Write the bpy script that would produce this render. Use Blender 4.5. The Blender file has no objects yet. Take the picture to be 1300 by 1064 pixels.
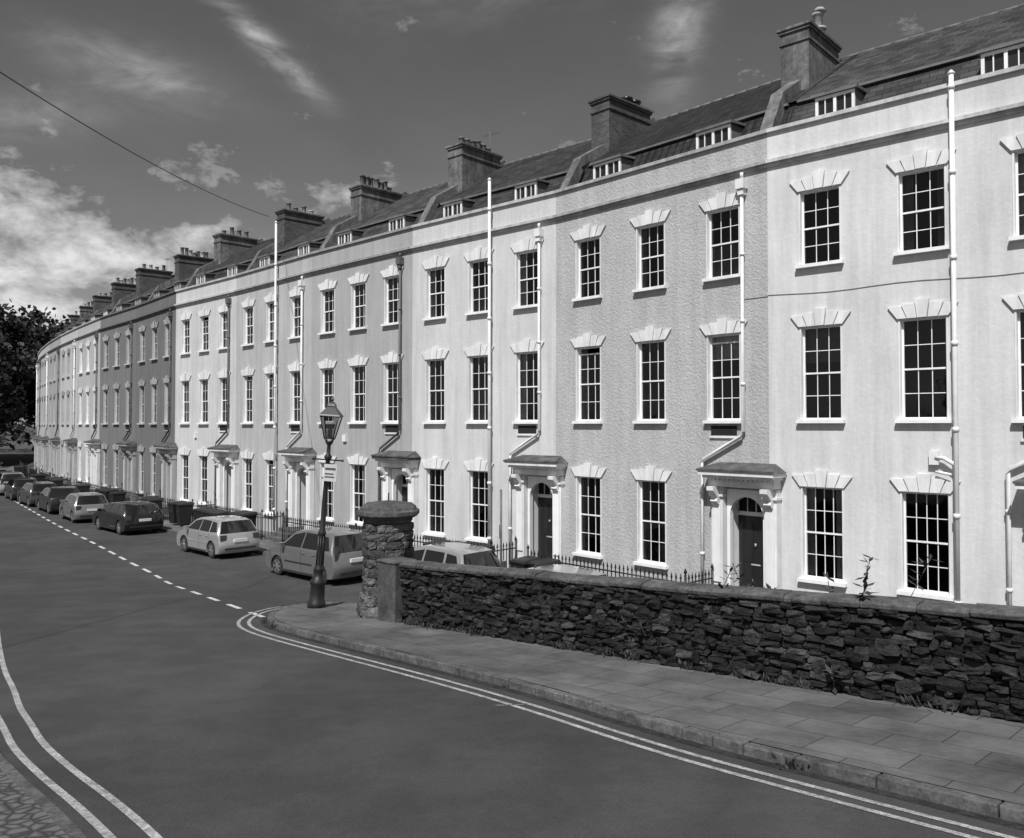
import bpy, math, random, bmesh
from mathutils import Vector, Matrix
from mathutils.geometry import tessellate_polygon
random.seed(7)
R = random.Random(11)
scene = bpy.context.scene
E = 5.0

# ------------------------------------------------------------------ materials
MATS = {}
def M(name, col, rough=0.85, var=0.15, vs=1.5, bump=0.0, bs=30.0, metallic=0.0, streak=0.0, coat=0.0, fine=0.0, bdist=0.01, spec=0.3, patch=0.0):
    if name in MATS: return MATS[name]
    m = bpy.data.materials.new(name); m.use_nodes = True
    nt = m.node_tree; N = nt.nodes; L = nt.links
    b = N["Principled BSDF"]
    b.inputs["Roughness"].default_value = rough
    b.inputs["Metallic"].default_value = metallic
    b.inputs["Specular IOR Level"].default_value = spec
    if coat: 
        b.inputs["Coat Weight"].default_value = coat
        b.inputs["Coat Roughness"].default_value = 0.05
    geo = N.new("ShaderNodeNewGeometry")
    def noise(scale, detail=6, vec=None, rough=0.6):
        n = N.new("ShaderNodeTexNoise"); n.inputs["Scale"].default_value = scale
        n.inputs["Detail"].default_value = detail; n.inputs["Roughness"].default_value = rough
        L.new(vec if vec else geo.outputs["Position"], n.inputs["Vector"]); return n.outputs["Fac"]
    def mr(src, a, c, lo=0.3, hi=0.7):
        r = N.new("ShaderNodeMapRange"); r.inputs[1].default_value = lo; r.inputs[2].default_value = hi
        r.inputs[3].default_value = a; r.inputs[4].default_value = c; L.new(src, r.inputs[0]); return r.outputs[0]
    def mul(a, c):
        k = N.new("ShaderNodeMath"); k.operation = 'MULTIPLY'
        for i, s in enumerate((a, c)):
            if isinstance(s, (int, float)): k.inputs[i].default_value = s
            else: L.new(s, k.inputs[i])
        return k.outputs[0]
    val = mul(mr(noise(vs), 1-var, 1+var), col)
    if fine: val = mul(val, mr(noise(bs*1.3, 3), 1-fine, 1+fine))
    if patch: val = mul(val, mr(noise(vs*4.3, 9, None, .72), 1-patch, 1+patch*.5, .42, .58))
    if streak:
        mp = N.new("ShaderNodeMapping"); mp.inputs["Scale"].default_value = (3.2, 3.2, 0.22)
        L.new(geo.outputs["Position"], mp.inputs["Vector"])
        val = mul(val, mr(noise(1.0, 7, mp.outputs[0], 0.7), 1-streak, 1+streak*0.3, 0.32, 0.6))
    cc = N.new("ShaderNodeCombineColor")
    for i in range(3): L.new(val, cc.inputs[i])
    L.new(cc.outputs[0], b.inputs["Base Color"])
    if bump:
        bp = N.new("ShaderNodeBump"); bp.inputs["Strength"].default_value = bump; bp.inputs["Distance"].default_value = bdist
        L.new(noise(bs, 4), bp.inputs["Height"]); L.new(bp.outputs[0], b.inputs["Normal"])
    MATS[name] = m
    return m

def brickmat(name, col, sx, sy, mortar, rough=0.7, mode='roof', var=0.5, mcol=0.3, bump=0.6, rot=0.0, wave=False):
    m = bpy.data.materials.new(name); m.use_nodes = True
    nt = m.node_tree; N = nt.nodes; L = nt.links; b = N["Principled BSDF"]
    b.inputs["Roughness"].default_value = rough; b.inputs["Specular IOR Level"].default_value = 0.3
    tc = N.new("ShaderNodeTexCoord"); geo = N.new("ShaderNodeNewGeometry")
    sep = N.new("ShaderNodeSeparateXYZ"); com = N.new("ShaderNodeCombineXYZ")
    if mode == 'roof' or mode == 'wall':
        L.new(tc.outputs["Object"], sep.inputs[0])
        L.new(sep.outputs[0], com.inputs[0]); L.new(sep.outputs[2], com.inputs[1]); vec = com.outputs[0]
        if mode == 'wall':
            ad = N.new("ShaderNodeMath"); ad.operation = 'ADD'; L.new(sep.outputs[0], ad.inputs[0]); L.new(sep.outputs[1], ad.inputs[1])
            L.new(ad.outputs[0], com.inputs[0])
    else:
        mp = N.new("ShaderNodeMapping"); mp.inputs["Rotation"].default_value = (0, 0, rot)
        L.new(geo.outputs["Position"], mp.inputs["Vector"]); vec = mp.outputs[0]
    br = N.new("ShaderNodeTexBrick"); L.new(vec, br.inputs["Vector"])
    br.inputs["Scale"].default_value = 1.0; br.inputs["Mortar Size"].default_value = mortar
    br.inputs["Brick Width"].default_value = sx; br.inputs["Row Height"].default_value = sy
    br.inputs["Mortar Smooth"].default_value = 0.2
    c1 = col*(1-var*0.5); c2 = col*(1+var*0.6)
    br.inputs["Color1"].default_value = (c1, c1, c1, 1); br.inputs["Color2"].default_value = (c2, c2, c2, 1)
    mm = col*mcol; br.inputs["Mortar"].default_value = (mm, mm, mm, 1)
    n = N.new("ShaderNodeTexNoise"); n.inputs["Scale"].default_value = 0.9; n.inputs["Detail"].default_value = 10; n.inputs["Roughness"].default_value = .72
    L.new(geo.outputs["Position"], n.inputs["Vector"])
    r = N.new("ShaderNodeMapRange"); r.inputs[1].default_value = .3; r.inputs[2].default_value = .7; r.inputs[3].default_value = .5; r.inputs[4].default_value = 1.6
    L.new(n.outputs["Fac"], r.inputs[0])
    mx = N.new("ShaderNodeMix"); mx.data_type = 'RGBA'; mx.blend_type = 'MULTIPLY'; mx.inputs[0].default_value = 1
    L.new(br.outputs["Color"], mx.inputs[6]); L.new(r.outputs[0], mx.inputs[7])
    L.new(mx.outputs[2], b.inputs["Base Color"])
    bp = N.new("ShaderNodeBump"); bp.inputs["Strength"].default_value = bump; bp.inputs["Distance"].default_value = 0.02
    inv = N.new("ShaderNodeMath"); inv.operation = 'SUBTRACT'; inv.inputs[0].default_value = 1; L.new(br.outputs["Fac"], inv.inputs[1])
    n2 = N.new("ShaderNodeTexNoise"); n2.inputs["Scale"].default_value = 14; n2.inputs["Detail"].default_value = 5; L.new(geo.outputs["Position"], n2.inputs["Vector"])
    ad2 = N.new("ShaderNodeMath"); ad2.operation = 'ADD'; L.new(inv.outputs[0], ad2.inputs[0]); L.new(n2.outputs["Fac"], ad2.inputs[1])
    h = ad2.outputs[0]
    if wave:
        w = N.new("ShaderNodeMath"); w.operation = 'MULTIPLY'; w.inputs[1].default_value = 2*math.pi/0.26; L.new(sep.outputs[0], w.inputs[0])
        s = N.new("ShaderNodeMath"); s.operation = 'SINE'; L.new(w.outputs[0], s.inputs[0])
        a3 = N.new("ShaderNodeMath"); a3.operation = 'MULTIPLY_ADD'; a3.inputs[1].default_value = 1.3; L.new(s.outputs[0], a3.inputs[0]); L.new(h, a3.inputs[2]); h = a3.outputs[0]
    L.new(h, bp.inputs["Height"]); L.new(bp.outputs[0], b.inputs["Normal"])
    return m

def cobblemat():
    m = bpy.data.materials.new("cobbles"); m.use_nodes = True
    nt = m.node_tree; N = nt.nodes; L = nt.links; b = N["Principled BSDF"]; b.inputs["Roughness"].default_value = .75
    geo = N.new("ShaderNodeNewGeometry"); v = N.new("ShaderNodeTexVoronoi"); v.feature = 'DISTANCE_TO_EDGE'; v.inputs["Scale"].default_value = 8
    L.new(geo.outputs["Position"], v.inputs["Vector"])
    r = N.new("ShaderNodeValToRGB"); r.color_ramp.elements[0].position = .02; r.color_ramp.elements[0].color = (.03,.03,.03,1)
    r.color_ramp.elements[1].position = .2; r.color_ramp.elements[1].color = (.12,.12,.12,1)
    L.new(v.outputs["Distance"], r.inputs[0]); L.new(r.outputs[0], b.inputs["Base Color"])
    bp = N.new("ShaderNodeBump"); bp.inputs["Strength"].default_value = .9; bp.inputs["Distance"].default_value = .04
    L.new(r.outputs[0], bp.inputs["Height"]); L.new(bp.outputs[0], b.inputs["Normal"])
    return m

def glassmat(name, tint=0.75):
    m = bpy.data.materials.new(name); m.use_nodes = True
    nt = m.node_tree; N = nt.nodes; L = nt.links
    for n in list(N): N.remove(n)
    o = N.new("ShaderNodeOutputMaterial"); mix = N.new("ShaderNodeMixShader"); t = N.new("ShaderNodeBsdfTransparent"); g = N.new("ShaderNodeBsdfGlossy")
    t.inputs[0].default_value = (tint, tint, tint, 1); g.inputs["Roughness"].default_value = .03
    lw = N.new("ShaderNodeFresnel"); lw.inputs[0].default_value = 1.5
    nz = N.new("ShaderNodeTexNoise"); nz.inputs["Scale"].default_value = 1.6; geo = N.new("ShaderNodeNewGeometry"); L.new(geo.outputs["Position"], nz.inputs["Vector"])
    bp = N.new("ShaderNodeBump"); bp.inputs["Strength"].default_value = .15; bp.inputs["Distance"].default_value = .03; L.new(nz.outputs["Fac"], bp.inputs["Height"]); L.new(bp.outputs[0], g.inputs["Normal"])
    L.new(lw.outputs[0], mix.inputs[0]); L.new(t.outputs[0], mix.inputs[1]); L.new(g.outputs[0], mix.inputs[2]); L.new(mix.outputs[0], o.inputs[0])
    return m

WHITE0 = M("white_paint", .8, .5, .06, 3, streak=.12)
TRIM0 = M("painted_trim", .70, .6, .08, 3, bump=.15, bs=40, streak=.2)
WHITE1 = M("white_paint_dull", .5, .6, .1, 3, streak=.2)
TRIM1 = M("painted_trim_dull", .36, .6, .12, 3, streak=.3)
WHITE, TRIM = WHITE0, TRIM0
GLASS = glassmat("window_glass")
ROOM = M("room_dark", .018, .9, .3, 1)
CURT = M("curtain_cloth", .45, .9, .2, 5)
CURT2 = M("curtain_grey", .16, .9, .3, 5)
PIPE = M("pipe_white", .72, .45, .1, 4)
PIPED = M("pipe_grey", .11, .5, .15, 4)
IRON = M("black_iron", .016, .45, .3, 8, spec=.5)
DOOR = M("door_paint", .018, .3, .1, 4, spec=.5)
LEAD = M("lead_sheet", .14, .6, .25, 3)
PORCHTOP = M("weathered_stone", .085, .9, .5, 2.5, bump=.4, bs=25, streak=.3)
STONE = M("coping_stone", .085, .9, .45, 2.2, bump=.7, bs=18, fine=.25, bdist=.02, patch=.3)
POT = M("chimney_pot_clay", .13, .8, .3, 5)
POTL = M("chimney_pot_buff", .34, .8, .25, 5)
BRK = brickmat("chimney_brick", .07, .23, .08, .01, mode='wall', mcol=1.4, bump=.4)
CHR = M("chimney_render", .15, .9, .4, 1.5, bump=.5, bs=20, streak=.45, patch=.25)
SLATE = brickmat("slate_roof", .042, .34, .13, .008, rough=.8, mode='roof', var=.8, bump=.6)
SLATE2 = brickmat("slate_roof_dark", .028, .34, .13, .008, rough=.8, mode='roof', var=.8, bump=.6)
TILE = brickmat("pantile_roof", .018, .27, .2, .012, rough=.8, mode='roof', var=.6, bump=1.0, wave=True)
ROOFS = {'s': SLATE, 'd': SLATE2, 't': TILE}

# ------------------------------------------------------------------ mesh builder
class MB:
    def __init__(s): s.v = []; s.f = []; s.m = []; s.mats = []; s.sm = []
    def mi(s, mat):
        if mat not in s.mats: s.mats.append(mat)
        return s.mats.index(mat)
    def face(s, pts, mat, smooth=False):
        i = len(s.v); s.v += [tuple(p) for p in pts]; s.f.append(tuple(range(i, i+len(pts)))); s.m.append(s.mi(mat)); s.sm.append(smooth)
    def box(s, x0, x1, y0, y1, z0, z1, mat):
        i = len(s.v)
        s.v += [(x0,y0,z0),(x1,y0,z0),(x1,y1,z0),(x0,y1,z0),(x0,y0,z1),(x1,y0,z1),(x1,y1,z1),(x0,y1,z1)]
        for q in ((0,3,2,1),(4,5,6,7),(0,1,5,4),(1,2,6,5),(2,3,7,6),(3,0,4,7)):
            s.f.append(tuple(i+k for k in q)); s.m.append(s.mi(mat)); s.sm.append(False)
    def prism(s, a, b, mat):
        n = len(a); i = len(s.v); s.v += [tuple(p) for p in a] + [tuple(p) for p in b]; k = s.mi(mat)
        s.f.append(tuple(i+j for j in range(n))); s.f.append(tuple(i+n+n-1-j for j in range(n)))
        s.m += [k, k]; s.sm += [False, False]
        for j in range(n):
            s.f.append((i+j, i+n+j, i+n+(j+1) % n, i+(j+1) % n)); s.m.append(k); s.sm.append(False)
    def tube(s, pts, r, mat, n=8, caps=True):
        pts = [Vector(p) for p in pts]; k = s.mi(mat); rings = []
        rr = r if isinstance(r, (list, tuple)) else [r]*len(pts)
        for j, p in enumerate(pts):
            d = (pts[min(j+1, len(pts)-1)]-pts[max(j-1, 0)])
            if d.length < 1e-9: d = Vector((0,0,1))
            d.normalize()
            a = Vector((1,0,0)) if abs(d.z) > .9 else Vector((0,0,1))
            e1 = d.cross(a).normalized(); e2 = d.cross(e1)
            i = len(s.v); rings.append(i)
            for q in range(n):
                t = 2*math.pi*q/n; s.v.append(tuple(p+rr[j]*(math.cos(t)*e1+math.sin(t)*e2)))
        for j in range(len(pts)-1):
            for q in range(n):
                s.f.append((rings[j]+q, rings[j+1]+q, rings[j+1]+(q+1) % n, rings[j]+(q+1) % n)); s.m.append(k); s.sm.append(True)
        if caps:
            s.f.append(tuple(rings[0]+q for q in range(n))); s.f.append(tuple(rings[-1]+n-1-q for q in range(n))); s.m += [k, k]; s.sm += [False, False]
    def lathe(s, prof, mat, cx=0, cy=0, n=16, smooth=True, rot=0):
        k = s.mi(mat); rings = []
        for (r, z) in prof:
            i = len(s.v); rings.append(i)
            for q in range(n):
                t = 2*math.pi*(q+rot)/n; s.v.append((cx+r*math.cos(t), cy+r*math.sin(t), z))
        for j in range(len(prof)-1):
            for q in range(n):
                s.f.append((rings[j]+q, rings[j]+(q+1) % n, rings[j+1]+(q+1) % n, rings[j+1]+q)); s.m.append(k); s.sm.append(smooth)
        s.f.append(tuple(rings[-1]+q for q in range(n))); s.m.append(k); s.sm.append(False)
        s.f.append(tuple(rings[0]+n-1-q for q in range(n))); s.m.append(k); s.sm.append(False)
    def obj(s, name, parent=None, loc=None, rot=None, bevel=0):
        me = bpy.data.meshes.new(name); me.from_pydata(s.v, [], s.f)
        for m in s.mats: me.materials.append(m)
        me.polygons.foreach_set("material_index", s.m); me.polygons.foreach_set("use_smooth", s.sm); me.update()
        o = bpy.data.objects.new(name, me); scene.collection.objects.link(o)
        if parent: o.parent = parent
        if loc: o.location = loc
        if rot: o.rotation_euler = rot
        if bevel:
            b = o.modifiers.new("bevel", 'BEVEL'); b.width = bevel; b.segments = 2; b.limit_method = 'ANGLE'
        return o
def empty(name, loc=(0,0,0), rz=0, rot=None):
    o = bpy.data.objects.new(name, None); scene.collection.objects.link(o); o.location = loc
    o.rotation_euler = rot if rot else (0,0,rz); o.empty_display_size = .3; return o

# ------------------------------------------------------------------ terrain
W0 = Vector((-2.17, 16.46)); UD = Vector((.723, -.691)); VD = Vector((.691, .723))
def uv2(u, v): p = W0+UD*u+VD*v; return p.x, p.y
def xy2(x, y): d = Vector((x, y))-W0; return d.dot(UD), d.dot(VD)
def sstep(a, b, x): t = max(0, min(1, (x-a)/(b-a))); return t*t*(3-2*t)
def main(y):
    y = max(y, -14)
    if y < 24: return 2.522-.09*y
    if y < 31: t = y-24; return .362-.09*t+.09*t*t/14
    return .047
def H(x, y, lower=None):
    u, v = xy2(x, y); m = main(y)
    if lower is None: lower = v > 0
    if not lower: return m
    w = sstep(0, 3.5, v)
    if u > -3: w = max(w, sstep(-3, -.5, u))
    return m*(1-w)+.047*w

ASPH = M("asphalt", .052, .85, .26, .22, bump=.6, bs=60, fine=.35, bdist=.012, patch=.16)
GRD = M("ground_soil", .07, .95, .4, .2)
def frange(a, b, st):
    r = []; x = a
    while x < b-1e-6: r.append(x); x += st
    return r
us = frange(-130, -25, 3)+frange(-25, 20, .5)+frange(20, 46, 2)+[46]
vlo = frange(-60, -12, 3)+frange(-12, 0, .4)+[0]
vhi = frange(0, 8, .4)+frange(8, 80, 3)
mb = MB()
for vs_, low in ((vlo, False), (vhi, True)):
    base = len(mb.v); nv = len(vs_); k = mb.mi(ASPH)
    for u in us:
        for v in vs_:
            x, y = uv2(u, v); mb.v.append((x, y, H(x, y, low)))
    for i in range(len(us)-1):
        for j in range(nv-1):
            a = base+i*nv+j; mb.f.append((a, a+nv, a+nv+1, a+1)); mb.m.append(k); mb.sm.append(True)
for i in range(len(us)-1):
    if us[i] < -3.6: continue
    x, y = uv2(us[i], 0); x2, y2 = uv2(us[i+1], 0)
    mb.face([(x, y, main(y)), (x2, y2, main(y2)), (x2, y2, -.2), (x, y, -.2)], ASPH)
mb.obj("road")
mb = MB(); S = 4000
mb.face([(-S,-S,-.03),(S,-S,-.03),(S,S,-.03),(-S,S,-.03)], GRD); mb.obj("ground")

def resample(P, st):
    P = [Vector(p) for p in P]; out = [P[0]]
    for a, b in zip(P, P[1:]):
        n = max(1, int((b-a).length/st))
        for i in range(1, n+1): out.append(a.lerp(b, i/n))
    return out
def smooth(P, it=2):
    P = [Vector(p) for p in P]
    for _ in range(it):
        Q = [P[0]]
        for a, b in zip(P, P[1:]): Q += [a.lerp(b, .25), a.lerp(b, .75)]
        Q.append(P[-1]); P = Q
    return P
def offs(P, d):
    P = [Vector(p) for p in P]; out = []
    for i, p in enumerate(P):
        t1 = (P[i]-P[i-1]).normalized() if i else None
        t2 = (P[i+1]-P[i]).normalized() if i < len(P)-1 else None
        t = ((t1 or t2)+(t2 or t1)).normalized(); n = Vector((t.y, -t.x))
        c = 1.0
        if t1 and t2: c = max(.6, t.dot(t1))
        out.append(p+n*d/c)
    return out
def ribbon(mb, P, w, mat, dz, hf=H):
    A = offs(P, -w/2); B = offs(P, w/2)
    for i in range(len(P)-1):
        q = [A[i], B[i], B[i+1], A[i+1]]
        mb.face([(p.x, p.y, hf(p.x, p.y)+dz) for p in q], mat)

kerb_uv = [(46,-3.6),(30,-3.4),(14,-3.1),(9.4,-2.94),(8.0,-2.81),(6.03,-2.45),(3.78,-2.23),(1.07,-2.06),(-1,-1.9),(-2.1,-1.68),(-2.9,-1.25),(-3.7,-.5),(-4.1,.3),(-3.7,1.1),(-2.4,1.5),(-.9,1.4)]
kerb = [Vector(uv2(*p)) for p in kerb_uv]
kerb = resample(smooth(kerb, 2), .8)
PAVE = brickmat("pavement_slabs", .10, .9, .6, .008, mode='pos', rot=-math.atan2(UD.y, UD.x), var=.3, mcol=.45, bump=.5, rough=.85)
KERB = M("kerb_stone", .10, .85, .4, 2, bump=.6, bs=25, fine=.25, patch=.3)
mb = MB(); KH = .11
inner = offs(kerb, -.14)
mid = Vector(uv2(4, -1))
if (inner[len(inner)//3]-mid).length > (kerb[len(kerb)//3]-mid).length: sgn = 1; inner = offs(kerb, .14)
else: sgn = -1
for i in range(len(kerb)-1):
    a, b, c, d = kerb[i], kerb[i+1], inner[i+1], inner[i]
    g = .006; t = (b-a)
    if t.length < .05: continue
    t = t.normalized()*g
    jz = R.uniform(-.008, .006)
    top = [(p.x, p.y, main(p.y)+KH+jz) for p in (a+t, b-t, c-t, d+t)]; bot = [(p[0], p[1], p[2]-KH-.5) for p in top]
    mb.prism(top, bot, KERB)
mb.obj("kerb", bevel=.015)
mb = MB()
poly = [Vector((p.x, p.y, 0)) for p in inner] + [Vector((*uv2(-.6, .6), 0)), Vector((*uv2(0, .2), 0)), Vector((*uv2(46, .2), 0))]
for tri in tessellate_polygon([poly]):
    pts = [poly[i] for i in tri]
    mb.face([(p.x, p.y, main(p.y)+KH-.004) for p in pts], PAVE)
pvo = mb.obj("pavement")
bm = bmesh.new(); bm.from_mesh(pvo.data)
for f in bm.faces:
    f.normal_update()
    if f.normal.z < 0: f.normal_flip()
bm.to_mesh(pvo.data); bm.free()
YEL = M("yellow_road_paint", .33, .7, .35, 6, fine=.35, bs=50, patch=.35)
WPT = M("white_road_paint", .55, .7, .3, 6, fine=.3, bs=50, patch=.35)
WORN = M("worn_road_paint", .16, .8, .4, 8, fine=.4, bs=50, patch=.5)
GUT = M("gutter_grime", .03, .9, .4, 3, fine=.4, bs=50, patch=.4)
mb = MB()
cut = [p for p in kerb if not (xy2(p.x, p.y)[1] > .35)]
cut = resample(cut, .4)
for d in (.36, .56):
    P = resample(smooth(offs(cut, -d*sgn), 1), .4)
    ribbon(mb, P, .07, YEL, .006)
left = [(-75,98),(-34,47),(-22,32),(-15,23.5),(-12.2,19.8),(-10.42,17),(-8.85,14.5),(-7.39,12.24),(-6.5,11.0),(-5.91,10.1),(-5.3,9.3),(-4.79,8.6),(-4.02,7.74),(-3.3,7.0),(-2.5,6.1),(-1.6,4.9),(-.9,3),(-.5,-1),(-.5,-14)]
lf = resample(smooth(left, 2), .4)
for d in (0, .26): ribbon(mb, offs(lf, d), .07, YEL, .006)
mb.obj("yellow_lines")
mb = MB(); ribbon(mb, offs(cut, -.07*sgn), .13, GUT, .003); mb.obj("gutter")
mb = MB()
dash = [(-5.3,17.9),(-7.0,20.4),(-9.9,24.6),(-11.8,27.7),(-13.96,30.5),(-17.7,35.4),(-22.4,41.3),(-27.2,47.7),(-35,58),(-42,69),(-50,82)]
dp = resample(smooth(dash, 2), .1); acc = 0; seg = [dp[0]]
for a, b in zip(dp, dp[1:]):
    acc += (b-a).length
    if (acc % 1.75) < .95: seg.append(b)
    else:
        if len(seg) > 2: ribbon(mb, seg, .12, WPT, .006)
        seg = [b]
for (x, y, a, l) in ((-.2,10.2,0.1,.35),):
    P = [Vector((x, y)), Vector((x+l*math.cos(a), y+l*math.sin(a)))]; ribbon(mb, P, .05, WORN, .006)
mb.obj("white_dashes")
COB = cobblemat(); mb = MB()
ce = offs(lf, .42); co = offs(lf, 9); ki = offs(lf, .52)
for i in range(len(lf)-1):
    def pt(p, dz): return (p.x, p.y, main(p.y)+dz)
    mb.face([pt(ki[i], .05), pt(ki[i+1], .05), pt(co[i+1], .05), pt(co[i], .05)], COB)
    mb.face([pt(ce[i], .05), pt(ce[i+1], .05), pt(ki[i+1], .05), pt(ki[i], .05)], KERB)
    mb.face([pt(ce[i], -.1), pt(ce[i+1], -.1), pt(ce[i+1], .05), pt(ce[i], .05)], KERB)
mb.obj("cobbled_pavement")

# ------------------------------------------------------------------ rubble wall
def stone(mb, c, sz, ax, mat, r, sub=2):
    ex, ey = ax; n = sub; vs = {}
    def P(i, j, k):
        key = (i, j, k)
        if key in vs: return vs[key]
        q = Vector((i/n*2-1, j/n*2-1, k/n*2-1))
        rd = q.normalized()
        q = q.lerp(rd*1.15, .38)
        q += Vector((r.uniform(-.14, .14), r.uniform(-.2, .2), r.uniform(-.16, .16)))
        w = Vector((c[0], c[1], c[2])) + Vector((ex.x, ex.y, 0))*q.x*sz[0]/2 + Vector((ey.x, ey.y, 0))*q.y*sz[1]/2 + Vector((0,0,q.z*sz[2]/2))
        vs[key] = len(mb.v); mb.v.append(tuple(w)); return vs[key]
    k = mb.mi(mat)
    def add(*q): mb.f.append(q); mb.m.append(k); mb.sm.append(False)
    for a in range(n):
        for b in range(n):
            add(P(a,0,b), P(a+1,0,b), P(a+1,0,b+1), P(a,0,b+1))
            add(P(a,n,b), P(a,n,b+1), P(a+1,n,b+1), P(a+1,n,b))
            add(P(0,a,b), P(0,a,b+1), P(0,a+1,b+1), P(0,a+1,b))
            add(P(n,a,b), P(n,a+1,b), P(n,a+1,b+1), P(n,a,b+1))
            add(P(a,b,n), P(a+1,b,n), P(a+1,b+1,n), P(a,b+1,n))
            add(P(a,b,0), P(a,b+1,0), P(a+1,b+1,0), P(a+1,b,0))
RUB = [M("rubble_a", .017, .9, .6, 6, bump=1, bs=22, fine=.3, bdist=.04), M("rubble_b", .028, .9, .6, 6, bump=1, bs=22, fine=.3, bdist=.04), M("rubble_c", .011, .9, .6, 6, bump=1, bs=22, fine=.3, bdist=.04), M("rubble_d", .05, .9, .5, 6, bump=1, bs=22, fine=.3, bdist=.04)]
MORT = M("mortar_dark", .010, .95, .4, 8, bump=.8, bs=40)
wall = empty("stone_wall")
WH = 1.16
mb = MB()
for i in range(-0, 46, 1):
    a = uv2(i, .05); b = uv2(i+1, .05); c = uv2(i+1, .40); d = uv2(i, .40)
    top = [(p[0], p[1], main(p[1])+WH) for p in (a, b, c, d)]; bot = [(p[0], p[1], -.3) for p in (a, b, c, d)]
    mb.prism(top, bot, MORT)
mb.obj("core", wall)
mb = MB(); rr = random.Random(3)
z = 0.06
while z < WH-.02:
    hcourse = rr.uniform(.06, .115)
    if z+hcourse > WH: hcourse = WH-z+.02
    u = rr.uniform(0, .05)
    while u < 26:
        w = rr.uniform(.09, .32)
        if rr.random() < .1: w *= 1.5
        tall = rr.random() < .1
        x, y = uv2(u+w/2, .07)
        hh = hcourse*rr.uniform(.8, 1.12)*(1.7 if tall else 1)
        zz = main(y)+z+hcourse/2+rr.uniform(-.018, .018)+.03*math.sin(u*1.3+z*3)
        stone(mb, (x, y, zz), (w, .13+rr.uniform(0, .19), hh), (UD, VD), RUB[rr.choice([0,0,0,1,1,2,2,3])], rr)
        u += w+rr.uniform(.0, .014)
    z += hcourse
mb.obj("rubble_stones", wall)
mb = MB(); u = -.02
while u < 44:
    w = rr.uniform(.45, .85); pts = []; dz = rr.uniform(-.012, .012)
    for uu in (u+.004, u+w-.004):
        ring = []
        for (vv, zz) in ((-.05, 0), (-.065, .06), (.0, .10), (.22, .135), (.42, .10), (.46, .06), (.45, 0)):
            x, y = uv2(uu, vv+rr.uniform(-.008,.008)); ring.append((x, y, main(y)+WH+.005+zz+dz))
        pts.append(ring)
    mb.prism(pts[0], pts[1], STONE); u += w
mb.obj("coping", wall, bevel=.014)

px, py = uv2(-1.0, .45); pz = main(py)+KH-.02
pier = empty("gate_pier", (px, py, pz), math.atan2(UD.y, UD.x))
PST = [M("pier_stone_a", .085, .9, .5, 5, bump=1, bs=18, fine=.3, bdist=.04, patch=.3), M("pier_stone_b", .05, .9, .5, 5, bump=1, bs=18, fine=.3, bdist=.04, patch=.3), M("pier_stone_c", .12, .9, .5, 5, bump=1, bs=18, fine=.3, bdist=.04, patch=.3)]
mb = MB(); z = .02; ci = 0
hs = [.26,.2,.2,.17,.2,.18,.2,.17,.18,.16]
for hc in hs:
    rad = .60 if ci == 0 else (.54 if ci == 1 else .49)
    for q in range(8):
        for half in ((0, 1) if (q+ci) % 2 else (0,)):
            a = (q+.5)*math.pi/4
            ln = 2*rad*math.tan(math.pi/8); n_ = 2 if (q+ci) % 2 else 1
            t = (half+.5)/n_-.5
            er = Vector((math.cos(a), math.sin(a))); et = Vector((-er.y, er.x))
            c = er*(rad-.09)+et*(t*ln)
            stone(mb, (c.x, c.y, z+hc/2), (ln/n_*1.03, .2, hc*.99), (et, er), rr.choice(PST), rr, 3)
    z += hc; ci += 1
mb.lathe([(.40, 0), (.40, z)], MORT, n=8, rot=.5, smooth=False)
mb.obj("shaft", pier)
mb = MB()
mb.lathe([(.50,z),(.53,z+.03),(.53,z+.08),(.60,z+.13),(.66,z+.16),(.68,z+.17),(.68,z+.25),(.62,z+.28),(.60,z+.33),(.50,z+.40),(.2,z+.44),(.05,z+.45)], STONE, n=8, rot=.5, smooth=False)
mb.tube([(0,0,z+.42),(.01,0,z+.62)], .016, IRON, n=6)
mb.obj("cap", pier, bevel=.012)
mb = MB(); bx, by = uv2(-.27, .08)
RND = M("end_block_render", .075, .9, .4, 3, bump=.5, bs=20, streak=.35, patch=.2)
mb.box(-.29,.27,-.24,.3,-.02,1.17,RND); mb.box(-.31,.28,-.26,.31,1.17,1.22,STONE)
mb.obj("wall_end_block", None, (bx, by, main(by)+KH-.02), (0,0,math.atan2(UD.y, UD.x)), bevel=.02)

# ------------------------------------------------------------------ terrace
P = [(22.6,6.5),(17.2,11.3),(11.6,15.9),(6.36,20.66),(1.38,26.1),(-3.67,30.67),(-8.54,35.44),(-13.45,40.63),(-18.34,45.44),(-23.1,51.2),(-28.06,56.8)]
for th in (38.6,37.2,35.6,34,32,29.5,27,23,18,13):
    a = math.radians(th); x, y = P[-1]; P.append((x-7.2*math.sin(a), y+7.2*math.cos(a)))
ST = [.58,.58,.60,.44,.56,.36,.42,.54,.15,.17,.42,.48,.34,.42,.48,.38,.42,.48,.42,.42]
RK = ['s','s','s','t','d','s','s','d','d','s','d','s','d','s','d','s','d','s','d','s']
def stucco(i):
    if i == 3: return M("stucco_roughcast", ST[i], .9, .07, .6, bump=.6, bs=15, streak=.14, fine=.10, bdist=.05, patch=.03)
    return M("stucco_%d" % i, ST[i], .9, .08, .5, bump=.4, bs=9, streak=.15, fine=.03, bdist=.018, patch=.02)
def grime(i):
    return M("stucco_stained_%d" % i, ST[i]*.84, .9, .1, 2.0, bump=.4, bs=9, streak=.35, fine=.05)

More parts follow.
